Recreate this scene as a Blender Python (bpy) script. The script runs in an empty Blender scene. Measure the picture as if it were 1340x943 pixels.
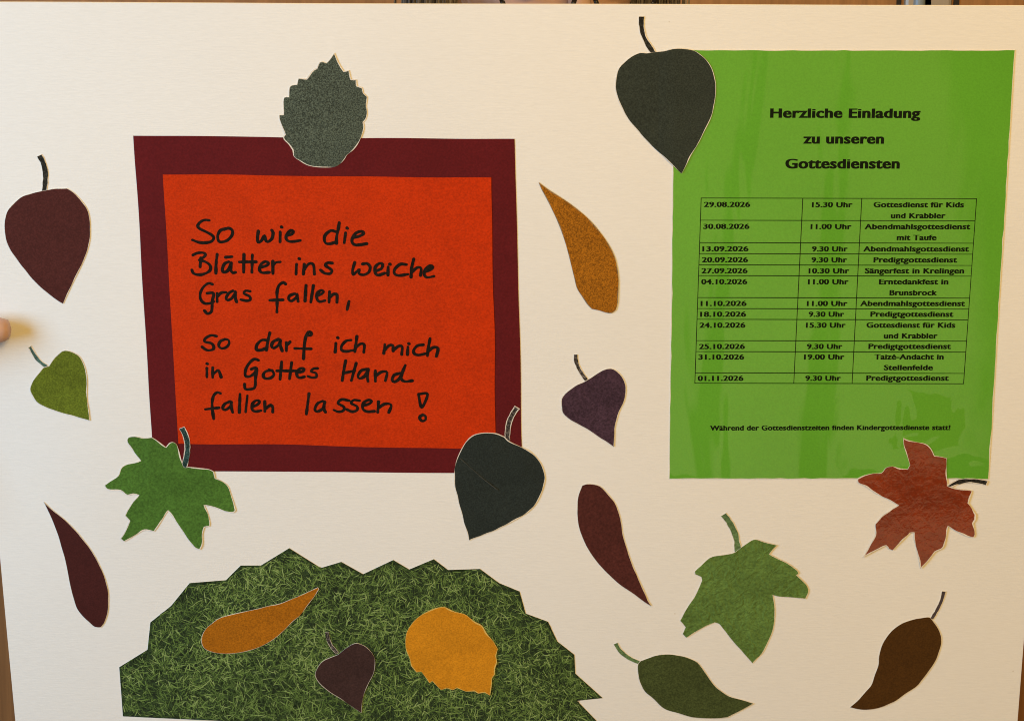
import bpy, bmesh, math, random
import numpy as np
from mathutils import Vector, Matrix, noise as mnoise
from mathutils.geometry import delaunay_2d_cdt, tessellate_polygon

random.seed(7)
S = bpy.context.scene
COL = S.collection
R = math.radians

# ------------------------------------------------------------------ camera, light, exposure
F_PX, W_PX, H_PX = 3550.0, 1340.0, 943.0
PITCH = R(12.0)
# pose of the board in front of the lens (metres / radians), solved from the sheet corners
TILT, YAW, ROLL = 4.19958502e-01, 3.99209026e-02, -9.02452563e-03
DX, DY, DZ = -2.29734427e-03, 7.60866912e-03, 1.78417466
def _rx(a): return Matrix(((1,0,0),(0,math.cos(a),-math.sin(a)),(0,math.sin(a),math.cos(a))))
def _ry(a): return Matrix(((math.cos(a),0,math.sin(a)),(0,1,0),(-math.sin(a),0,math.cos(a))))
def _rz(a): return Matrix(((math.cos(a),-math.sin(a),0),(math.sin(a),math.cos(a),0),(0,0,1)))
RB = _rx(TILT) @ _ry(YAW) @ _rz(ROLL)
TB = Vector((DX, DY, DZ))
# lens axes (right, down, forward) in the room
MC = Matrix(((1,0,0),(0,-math.sin(PITCH),math.cos(PITCH)),(0,-math.cos(PITCH),-math.sin(PITCH))))
CAM = Vector((0,0,1.25)) - MC @ TB
U = MC @ RB.col[0]; V = -(MC @ RB.col[1]); N = -(MC @ RB.col[2])
BO = CAM + MC @ TB
BOARD = Matrix.Translation(BO) @ Matrix((U, V, N)).transposed().to_4x4()

cam = bpy.data.cameras.new("camera")
cam.sensor_width = 36.0
cam.lens = F_PX / W_PX * 36.0
cam.clip_start = 0.05; cam.clip_end = 100
camo = bpy.data.objects.new("camera", cam); COL.objects.link(camo)
camo.location = CAM
camo.rotation_euler = (math.pi/2 - PITCH, 0, 0)
S.camera = camo

S.view_settings.view_transform = 'Standard'
S.view_settings.look = 'None'
S.view_settings.exposure = 0.0
S.view_settings.gamma = 1.0
S.cycles.filter_width = 1.05

w = bpy.data.worlds.new("World"); S.world = w; w.use_nodes = True
bg = w.node_tree.nodes["Background"]
bg.inputs[0].default_value = (1.0, 0.58, 0.16, 1); bg.inputs[1].default_value = 0.45

def area(name, loc, target, sx, sy, col, power):
    l = bpy.data.lights.new(name, 'AREA'); l.shape = 'RECTANGLE'; l.size = sx; l.size_y = sy
    l.color = col; l.energy = power
    o = bpy.data.objects.new(name, l); COL.objects.link(o)
    o.location = loc
    o.rotation_euler = (Vector(target) - Vector(loc)).to_track_quat('-Z', 'Y').to_euler()
    return o
area("window_light", (-1.5, -0.95, 1.50), (0, 0, 1.15), 0.8, 1.1, (0.34, 0.66, 0.97), 32.5)
area("ceiling_light", (0.30, -1.62, 2.05), (0.1, 0, 1.0), 0.6, 0.4, (1.0, 0.62, 0.19), 23.3)
area("room_light", (0.3, 0.55, 2.75), (0.2, 0.9, 1.3), 1.0, 0.5, (1.0, 0.78, 0.50), 14)

# ------------------------------------------------------------------ helpers
def px(x, y):
    """A point of the photograph carried onto the board's plane: board coordinates in metres."""
    d = Vector(((x - W_PX/2)/F_PX, (y - H_PX/2)/F_PX, 1.0))
    n = RB.col[2]
    t = TB.dot(n) / d.dot(n)
    q = d*t - TB
    return Vector((q.dot(RB.col[0]), -q.dot(RB.col[1])))

def H(x, y):
    """Gentle bend of the cardboard, shared by everything glued on it."""
    h = 0.0012*math.sin(x*6.0 + 0.8)*math.cos(y*5.0 - 0.4)
    h += 0.0005*math.sin(x*17 + y*9 + 1.0)
    h -= 0.0035*math.exp(-(((x+0.36)/0.06)**2 + ((y+0.05)/0.10)**2))
    return h

def lin(c): return tuple(((v/255.0)/12.92 if v <= 10.3 else (((v/255.0)+0.055)/1.055)**2.4) for v in c)
ILL = (0.98, 0.86, 0.735)
def alb(r, g, b):
    """Paper colour from its look in the photograph's light."""
    return tuple(min(0.9, v/i) for v, i in zip(lin((r, g, b)), ILL))

def raw(r, g, b): return (r, g, b)

class NT:
    def __init__(s, name):
        s.m = bpy.data.materials.new(name); s.m.use_nodes = True
        s.t = s.m.node_tree; s.b = s.t.nodes["Principled BSDF"]
        s.tc = s.t.nodes.new("ShaderNodeTexCoord")
    def n(s, typ, **k):
        nd = s.t.nodes.new(typ)
        for a, v in k.items(): setattr(nd, a, v)
        return nd
    def l(s, a, b): s.t.links.new(a, b)
    def mapping(s, scale, rot=(0,0,0)):
        m = s.n("ShaderNodeMapping"); m.inputs['Scale'].default_value = scale; m.inputs['Rotation'].default_value = rot
        s.l(s.tc.outputs['Object'], m.inputs['Vector']); return m.outputs['Vector']
    def noise(s, scale, detail=2, rough=0.5, vec=None, dist=0.0):
        n = s.n("ShaderNodeTexNoise"); n.inputs['Scale'].default_value = scale
        n.inputs['Detail'].default_value = detail; n.inputs['Roughness'].default_value = rough
        n.inputs['Distortion'].default_value = dist
        s.l(vec if vec else s.tc.outputs['Object'], n.inputs['Vector']); return n.outputs['Fac']
    def ramp(s, fac, stops):
        r = s.n("ShaderNodeValToRGB"); e = r.color_ramp.elements
        while len(e) < len(stops): e.new(0.5)
        for el, (p, c) in zip(e, stops): el.position = p; el.color = (*c[:3], 1)
        s.l(fac, r.inputs['Fac']); return r.outputs['Color']
    def mix(s, fac, a, b, typ='MIX'):
        m = s.n("ShaderNodeMix", data_type='RGBA', blend_type=typ)
        if isinstance(fac, (int, float)): m.inputs[0].default_value = fac
        else: s.l(fac, m.inputs[0])
        for i, v in ((6, a), (7, b)):
            if isinstance(v, tuple): m.inputs[i].default_value = (*v[:3], 1)
            else: s.l(v, m.inputs[i])
        return m.outputs[2]
    def math(s, op, a, b=None):
        m = s.n("ShaderNodeMath", operation=op)
        for i, v in ((0, a), (1, b)):
            if v is None: continue
            if isinstance(v, (int, float)): m.inputs[i].default_value = v
            else: s.l(v, m.inputs[i])
        return m.outputs[0]
    def base(s, c):
        if isinstance(c, tuple): s.b.inputs['Base Color'].default_value = (*c[:3], 1)
        else: s.l(c, s.b.inputs['Base Color'])
    def bump(s, h, strength, dist):
        b = s.n("ShaderNodeBump"); b.inputs['Strength'].default_value = strength; b.inputs['Distance'].default_value = dist
        s.l(h, b.inputs['Height']); s.l(b.outputs['Normal'], s.b.inputs['Normal'])
    def rough(s, v, spec=0.3):
        s.b.inputs['Roughness'].default_value = v; s.b.inputs['Specular IOR Level'].default_value = spec

def mul(c, k): return tuple(min(0.95, v*k) for v in c)

def paper(name, c, dark=0.75, light=1.3, scale=900, blotch=0.12, rough=0.8, spec=0.12, pow_=(0.36, 0.5, 0.66), light_col=None, dark_col=None, bump=0.15, wrinkle=3.0):
    """Printed or painted paper: stippled grain plus faint broad unevenness."""
    t = NT(name)
    g = t.noise(scale, 3, 0.65)
    lc = light_col or mul(c, light); dc = dark_col or mul(c, dark)
    col = t.ramp(g, [(pow_[0], dc), (pow_[1], c), (pow_[2], lc)])
    big = t.math('ADD', t.math('MULTIPLY', t.noise(35, 4, 0.6), 0.6), t.math('MULTIPLY', t.noise(160, 3, 0.6, None, 1.5), 0.4))
    f = t.ramp(big, [(0.36, (1-1.3*blotch,)*3), (0.64, (1+1.3*blotch,)*3)])
    t.base(t.mix(1.0, col, f, 'MULTIPLY'))
    t.rough(rough, spec)
    wr = t.noise(110, 2, 0.5, None, 2.0)
    t.bump(t.math('ADD', g, t.math('MULTIPLY', wr, wrinkle)), bump, 0.0004)
    return t.m

def simple(name, c, rough=0.6, var=0.12, scale=60, metal=0.0):
    t = NT(name)
    t.base(t.ramp(t.noise(scale, 3), [(0.3, mul(c, 1-var)), (0.7, mul(c, 1+var))]))
    t.rough(rough); t.b.inputs['Metallic'].default_value = metal
    return t.m

def link_mesh(name, verts, faces, mats, mw=None, parent=None, idx=None, smooth=False):
    me = bpy.data.meshes.new(name)
    me.from_pydata([tuple(v) for v in verts], [], faces)
    for m in mats: me.materials.append(m)
    if idx is not None:
        for p, i in zip(me.polygons, idx): p.material_index = i
    if smooth:
        for p in me.polygons: p.use_smooth = True
    me.update()
    o = bpy.data.objects.new(name, me); COL.objects.link(o)
    if parent is not None: o.parent = parent
    if mw is not None: o.matrix_world = mw
    return o

def tag(o, label=None, cat=None, group=None, kind=None):
    for k, v in (('label', label), ('category', cat), ('group', group), ('kind', kind)):
        if v: o[k] = v
    return o

def spline(pts, step=0.0022, closed=True):
    """Catmull-Rom through 2-D points (x, y, is_corner), kept sharp at the corners."""
    n = len(pts); out = []
    rng = range(n) if closed else range(n-1)
    for i in rng:
        p1, p2 = pts[i], pts[(i+1) % n]
        a, b = Vector(p1[:2]), Vector(p2[:2])
        p0 = pts[(i-1) % n] if (closed or i > 0) else None
        p3 = pts[(i+2) % n] if (closed or i+2 < n) else None
        L = (b-a).length
        t1 = (b - Vector(p0[:2]))*0.5 if p0 is not None and not p1[2] else (b-a)
        t2 = (Vector(p3[:2]) - a)*0.5 if p3 is not None and not p2[2] else (b-a)
        if t1.length > L*1.2: t1 *= L*1.2/t1.length
        if t2.length > L*1.2: t2 *= L*1.2/t2.length
        k = max(1, int(L/step + 0.5))
        for j in range(k):
            s = j/k
            out.append((2*s**3-3*s*s+1)*a + (s**3-2*s*s+s)*t1 + (-2*s**3+3*s*s)*b + (s**3-s*s)*t2)
    if not closed: out.append(Vector(pts[-1][:2]))
    return out

def zoomed(tr, pts):
    """Traced points given in an enlargement (x0, y0, scale) of the photograph -> board metres."""
    x0, y0, s = tr
    return [(*px(x0 + p[0]/s, y0 + p[1]/s), 1 if len(p) > 2 else 0) for p in pts]

def signed_area(L): return 0.5*sum(L[i-1].x*L[i].y - L[i].x*L[i-1].y for i in range(len(L)))

def inset(L, amount, seed=0, rough=0.9):
    n = len(L); out = []
    sg = 1 if signed_area(L) > 0 else -1
    for i in range(n):
        d = (L[(i+1) % n] - L[i-1])
        if d.length < 1e-9: out.append(L[i].copy()); continue
        d.normalize(); nn = Vector((-d.y, d.x))*sg
        k = 1 + rough*2*mnoise.noise(Vector((L[i].x*130+seed, L[i].y*130, seed*3.1)))
        out.append(L[i] + nn*amount*max(0.03, k))
    return out

SHEETS = []      # (corners, height of the top) of the sheets the leaves are glued across
def drape(p):
    """How far glued sheets below lift a leaf at p: full over the sheet, easing down just outside its edge."""
    h = 0.0
    for C, top in SHEETS:
        d = 1e9
        for i in range(4):
            a, b = C[i], C[(i+1) % 4]; e = (b-a).normalized()
            d = min(d, (p-a).dot(Vector((e.y, -e.x)))*SG)
        u = min(1.0, max(0.0, (d+0.009)/0.007))
        h = max(h, top*u*u*(3-2*u))
    return h
SG = -1
def cutout(name, outline, z0, thick, mats, rim=0.0, seed=0, lift=None, grid=0.006, parent=None):
    """A piece of paper cut along the outline: printed face, bare cut rim and thickness; lies on the board's bend."""
    L = outline if signed_area(outline) > 0 else outline[::-1]
    c = Vector((sum(p.x for p in L)/len(L), sum(p.y for p in L)/len(L)))
    xs = [p.x for p in L]; ys = [p.y for p in L]
    verts = list(L); faces = [list(range(len(L)))]
    if rim > 0:
        I = inset(L, rim, seed)
        faces.append(list(range(len(verts), len(verts)+len(I)))); verts += I
    x = min(xs)+grid*0.37
    while x < max(xs):
        y = min(ys)+grid*0.41
        while y < max(ys):
            verts.append(Vector((x + 0.1*grid*random.random(), y + 0.1*grid*random.random()))); y += grid
        x += grid
    v, e, f, ov, oe, of = delaunay_2d_cdt(verts, [], faces, 0, 1e-7)
    keep, idx = [], []
    for tri, src in zip(f, of):
        if not src: continue
        keep.append(tri); idx.append(0 if (rim <= 0 or 1 in src) else 1)
    used = sorted({i for t in keep for i in t}); mp = {o: k for k, o in enumerate(used)}
    rad = max((p-c).length for p in L)
    top = []
    for i in used:
        p = v[i]
        lf = lift(p, c, rad) + (drape(p) if z0 < 0.0003 else 0.0) if lift else 0.0
        top.append(Vector((p.x-c.x, p.y-c.y, H(p.x, p.y) - H(c.x, c.y) + z0 + thick + lf)))
    tris = [tuple(mp[i] for i in t) for t in keep]
    n = len(top)
    allv = top + [q - Vector((0, 0, thick)) for q in top]
    edges = {}
    for t in tris:
        for a, b in ((t[0], t[1]), (t[1], t[2]), (t[2], t[0])):
            edges[(a, b)] = 1
    allf = list(tris); alli = list(idx)
    for (a, b) in edges:
        if (b, a) not in edges: allf.append((b, a, a+n, b+n)); alli.append(len(mats)-1)
    for t in tris: allf.append((t[2]+n, t[1]+n, t[0]+n)); alli.append(len(mats)-1)
    mw = BOARD @ Matrix.Translation((c.x, c.y, H(c.x, c.y)))
    o = link_mesh(name, allv, allf, mats, mw if parent is None else None, parent, alli)
    if parent is not None:
        o.matrix_parent_inverse = Matrix.Identity(4)
        o.matrix_basis = Matrix.Identity(4)
        o.matrix_local = parent['_m'] if False else (BASE[parent.name].inverted() @ mw)
    BASE[o.name] = mw
    return o
BASE = {}

def attach(o, parent):
    """Parent o (built with its own board matrix) to parent, staying where it is."""
    o.parent = parent
    o.matrix_local = BASE[parent.name].inverted() @ BASE[o.name]
    return o

def ribbon(name, strokes, width, z, mats, parent=None, var=0.12, seed=0, dz=0.000006):
    """Flat inked strokes (lists of board points) joined into one mesh; each lies a hair above the one before."""
    verts, faces = [], []
    allp = [p for s in strokes for p in s]
    c = Vector((sum(p.x for p in allp)/len(allp), sum(p.y for p in allp)/len(allp)))
    zz = z
    for k, s in enumerate(strokes):
        n = len(s); wv = []
        for i in range(n):
            wv.append(width*0.5*(1 + var*mnoise.noise(Vector((s[i].x*260, s[i].y*260, seed + k*2.3)))*2))
        off = len(verts); zz = z + k*dz
        def add(p, hh): verts.append(Vector((p.x-c.x, p.y-c.y, H(p.x, p.y) - H(c.x, c.y) + hh)))
        if n == 1:
            s = [s[0], s[0] + Vector((width*0.12, -width*0.1))]; n = 2; wv = [width*0.58, width*0.52]
        rows = []
        for i in range(n):
            d = (s[min(i+1, n-1)] - s[max(i-1, 0)])
            d = d.normalized() if d.length > 1e-9 else Vector((1, 0))
            rows.append((s[i], Vector((-d.y, d.x)), d, wv[i]))
        first = rows[0]; last = rows[-1]
        seq = []
        for q in (0.95, 0.6): seq.append((first[0] - first[2]*first[3]*q, first[1], first[3]*math.sqrt(1-q*q)))
        for (p, nn, d, ww) in rows: seq.append((p, nn, ww))
        for q in (0.6, 0.95): seq.append((last[0] + last[2]*last[3]*q, last[1], last[3]*math.sqrt(1-q*q)))
        for j, (p, nn, ww) in enumerate(seq):
            add(p + nn*ww, zz + 4e-7*j); add(p - nn*ww, zz + 4e-7*j)
            if j: a = off + 2*j; faces.append((a-2, a-1, a+1, a))
    mw = BOARD @ Matrix.Translation((c.x, c.y, H(c.x, c.y)))
    o = link_mesh(name, verts, faces, mats, mw)
    BASE[o.name] = mw
    # keep every face towards the reader
    for p in o.data.polygons:
        if p.normal.z < 0: p.flip()
    if parent is not None: attach(o, parent)
    return o

# ------------------------------------------------------------------ the room behind the board
def wood(name, c, scale=1.0):
    t = NT(name)
    v = t.mapping((14*scale, 14*scale, 0.9*scale))
    a = t.noise(3.0, 5, 0.6, v, 1.2)
    v2 = t.mapping((160*scale, 160*scale, 3*scale))
    b = t.noise(2.0, 3, 0.6, v2)
    col = t.ramp(a, [(0.3, mul(c, 0.78)), (0.55, c), (0.75, mul(c, 1.18))])
    col = t.mix(0.5, col, t.ramp(b, [(0.3, (0.75, 0.72, 0.7)), (0.7, (1.12, 1.1, 1.08))]), 'MULTIPLY')
    t.base(col); t.rough(0.45, 0.4); t.bump(b, 0.1, 0.001)
    return t.m

def box_bm(bm, x0, x1, y0, y1, z0, z1, bev=0.0):
    r = bmesh.ops.create_cube(bm, size=1.0)
    for v in r['verts']:
        v.co = Vector((x0 + (v.co.x+0.5)*(x1-x0), y0 + (v.co.y+0.5)*(y1-y0), z0 + (v.co.z+0.5)*(z1-z0)))
    if bev > 0:
        es = {e for v in r['verts'] for e in v.link_edges}
        bmesh.ops.bevel(bm, geom=list(es), offset=bev, segments=2, affect='EDGES', profile=0.5)

def bm_obj(name, bm, mats, loc=(0,0,0), parent=None, smooth=False):
    bmesh.ops.recalc_face_normals(bm, faces=bm.faces)
    me = bpy.data.meshes.new(name); bm.to_mesh(me); bm.free()
    for m in mats: me.materials.append(m)
    if smooth:
        for p in me.polygons: p.use_smooth = True
    o = bpy.data.objects.new(name, me); COL.objects.link(o)
    o.location = loc
    if parent is not None: o.parent = parent
    return o

WALL_Y = 1.15
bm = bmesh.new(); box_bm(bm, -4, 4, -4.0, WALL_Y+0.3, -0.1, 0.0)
tf = NT("mirror_pattern_floor")  # out-of-view floor; its pattern is made up to reflect in the glossy coats
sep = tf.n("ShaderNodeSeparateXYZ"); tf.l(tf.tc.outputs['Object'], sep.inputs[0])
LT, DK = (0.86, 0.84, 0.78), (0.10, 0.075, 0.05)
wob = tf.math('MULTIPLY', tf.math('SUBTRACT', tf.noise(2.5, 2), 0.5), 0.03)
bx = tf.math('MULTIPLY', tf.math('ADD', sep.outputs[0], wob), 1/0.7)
mirror_bands = tf.ramp(bx, [(0.0, DK), (0.13, LT), (0.20, LT), (0.22, DK), (0.25, DK), (0.262, LT), (0.41, LT), (0.425, DK), (0.45, DK), (0.47, LT), (0.70, LT), (0.78, DK)])  # pale and dark bands added to reflect as streaks in the green laminate
mirror_strip = tf.math('MULTIPLY', tf.math('GREATER_THAN', sep.outputs[1], -1.465), tf.math('LESS_THAN', sep.outputs[1], -1.40))  # dark band added so the shiny red leaf's coat reflects a dark centre
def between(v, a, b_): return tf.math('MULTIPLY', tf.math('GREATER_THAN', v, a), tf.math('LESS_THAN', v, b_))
mirror_patch = tf.math('MULTIPLY', between(sep.outputs[0], 0.40, 0.485), between(sep.outputs[1], -1.66, -1.53))  # red-brown area added as a reflection for the laminate's lower right
tf.base(tf.mix(mirror_patch, tf.mix(mirror_strip, mirror_bands, (0.03, 0.02, 0.015)), (0.20, 0.05, 0.015))); tf.rough(0.5, 0.3)
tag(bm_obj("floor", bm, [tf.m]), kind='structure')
bm = bmesh.new()
box_bm(bm, -2.6, 0.545, WALL_Y, WALL_Y+0.1, 0.0, 2.9)
box_bm(bm, 0.689, 2.6, WALL_Y, WALL_Y+0.1, 0.0, 2.9)
box_bm(bm, 0.545, 0.689, WALL_Y+0.06, WALL_Y+0.1, 0.0, 2.9)
tag(bm_obj("wall", bm, [wood("brown_wood", (0.34, 0.165, 0.06))]), "plain brown wooden wall behind the white poster board", "wall")

# grey metal door post let into the wall between two dark seams
def wall_x(pxx):
    d = MC @ Vector(((pxx-W_PX/2)/F_PX, (3-H_PX/2)/F_PX, 1.0))
    t = (WALL_Y - CAM.y)/d.y
    return CAM + d*t
xa, xb = wall_x(1173).x, wall_x(1255).x
post = bpy.data.objects.new("door_post", None); COL.objects.link(post); post.location = ((xa+xb)/2, WALL_Y, 0)
tag(post, "grey metal door post between dark seams, showing above the board's right end", "door post")
hw = (xb-xa)/2
bm = bmesh.new(); box_bm(bm, -hw, -hw+0.005, -0.002, 0.055, 0, 2.8); box_bm(bm, hw-0.006, hw, -0.002, 0.055, 0, 2.8)
bm_obj("seam", bm, [simple("black_rubber", (0.02, 0.016, 0.014), 0.7)], parent=post)
bm = bmesh.new(); box_bm(bm, -hw+0.008, -hw+0.040, -0.006, 0.05, 0, 2.8, 0.004); box_bm(bm, hw-0.042, hw-0.008, -0.006, 0.05, 0, 2.8, 0.004)
bm_obj("profile", bm, [simple("grey_metal", (0.36, 0.33, 0.30), 0.38, 0.08, 30, 0.35)], parent=post)
bm = bmesh.new(); box_bm(bm, -hw+0.037, hw-0.033, 0.004, 0.0485, 0, 2.8, 0.002)
bm_obj("groove", bm, [simple("dark_metal", (0.20, 0.16, 0.13), 0.4, 0.08, 30, 0.3)], parent=post)
bm = bmesh.new(); bmesh.ops.create_cone(bm, cap_ends=True, segments=20, radius1=0.007, radius2=0.007, depth=2.8, matrix=Matrix.Translation((hw-0.043, -0.003, 1.4)))
bm_obj("rail", bm, [simple("blue_grey_metal", (0.24, 0.31, 0.40), 0.45, 0.05, 30, 0.3)], parent=post, smooth=True)

# ------------------------------------------------------------------ the poster board
def poster_board():
    t = NT("white_cardboard")
    v = t.mapping((60, 520, 60))
    g = t.noise(2.2, 4, 0.6, v, 0.8)
    g2 = t.noise(700, 2, 0.5)
    big = t.noise(5, 3, 0.5)
    col = t.ramp(big, [(0.3, (0.745, 0.762, 0.775)), (0.7, (0.775, 0.79, 0.80))])
    col = t.mix(1.0, col, t.ramp(g, [(0.3, (0.96, 0.957, 0.952)), (0.7, (1.016, 1.016, 1.016))]), 'MULTIPLY')
    fl = t.n("ShaderNodeTexVoronoi"); fl.inputs['Scale'].default_value = 26; t.l(t.tc.outputs['Object'], fl.inputs['Vector'])
    spot = t.math('LESS_THAN', fl.outputs['Distance'], 0.016)
    col = t.mix(t.math('MULTIPLY', spot, 0.35), col, (0.45, 0.40, 0.33))
    t.base(col); t.rough(0.6, 0.25)
    t.bump(t.math('ADD', g, t.math('MULTIPLY', g2, 0.5)), 0.21, 0.0006)
    nx, ny = 70, 60
    x0, x1, y0, y1 = -0.350, 0.350, -0.312, 0.250
    vs, fs = [], []
    for j in range(ny+1):
        for i in range(nx+1):
            x = x0 + (x1-x0)*i/nx; y = y0 + (y1-y0)*j/ny
            vs.append((x, y, H(x, y)))
    k = len(vs); T = 0.0016
    for j in range(ny):
        for i in range(nx):
            a = j*(nx+1)+i; fs.append((a, a+1, a+nx+2, a+nx+1))
    vs += [(x, y, z-T) for x, y, z in vs]
    vs += vs[:]                                     # the rim has corners of its own, so it stays crisp
    for j in range(ny):
        for i in range(nx):
            a = k+j*(nx+1)+i; fs.append((a+nx+1, a+nx+2, a+1, a))
    loop = [i for i in range(nx+1)] + [(j+1)*(nx+1)-1 for j in range(1, ny+1)] + [ny*(nx+1)+i for i in range(nx-1, -1, -1)] + [j*(nx+1) for j in range(ny-1, 0, -1)]
    for a, b in zip(loop, loop[1:]+loop[:1]): fs.append((a+2*k, a+3*k, b+3*k, b+2*k))
    o = link_mesh("poster_board", vs, fs, [t.m], BOARD, smooth=False)
    for p in o.data.polygons[:nx*ny]: p.use_smooth = True
    o.data.update()
    return tag(o, "large white cardboard poster with paper leaves and two sheets glued on it", "poster board")
poster_board()

# ------------------------------------------------------------------ the backing sheets
def sheet_outline(corners, wob, seed, n=40):
    P = [px(*c) for c in corners]; out = []
    for a in range(4):
        p, q = P[a], P[(a+1) % 4]; d = (q-p).normalized(); nn = Vector((-d.y, d.x))
        for i in range(n):
            s = i/n; wv = wob*mnoise.noise(Vector((s*3.1 + a*7.7, seed, 0)))*min(1, s*8, (1-s)*8)
            out.append(p.lerp(q, s) + nn*wv)
    return out

for cs, top in (([(174, 178.5), (673.5, 181), (684.5, 618.5), (201.5, 616)], 0.00031), ([(212.8, 229), (643, 231), (648.8, 586.5), (233.5, 580)], 0.00063),
                ([(882.5, 65), (1327.8, 65), (1293.2, 626.2), (875.6, 624.6)], 0.00046)):
    C = [px(*c) for c in cs]
    if signed_area(C) < 0: C = C[::-1]
    SHEETS.append((C, top))
M_white_edge = paper("bare_paper_edge", (0.70, 0.66, 0.60), 0.8, 1.1, 1200, 0.08)
M_maroon = paper("maroon_paper", raw(0.0992, 0.0076, 0.0100), 0.88, 1.14, 700, 0.06, rough=0.7)
M_orange = paper("orange_red_paper", raw(0.4802, 0.0307, 0.0010), 0.84, 1.14, 800, 0.07, rough=0.7, bump=0.25)
maroon = cutout("backing_sheet", sheet_outline([(174, 178.5), (673.5, 181), (684.5, 618.5), (201.5, 616)], 0.0012, 3), 0.00004, 0.00026, [M_maroon])
tag(maroon, "dark maroon paper sheet framing the orange-red handwritten sheet", "paper sheet")
orange = cutout("handwritten_sheet", sheet_outline([(212.8, 229), (643, 231), (648.8, 586.5), (233.5, 580)], 0.0009, 5), 0.00036, 0.00026, [M_orange])
tag(orange, "orange-red paper sheet with a German verse handwritten in black marker", "paper sheet")

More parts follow.
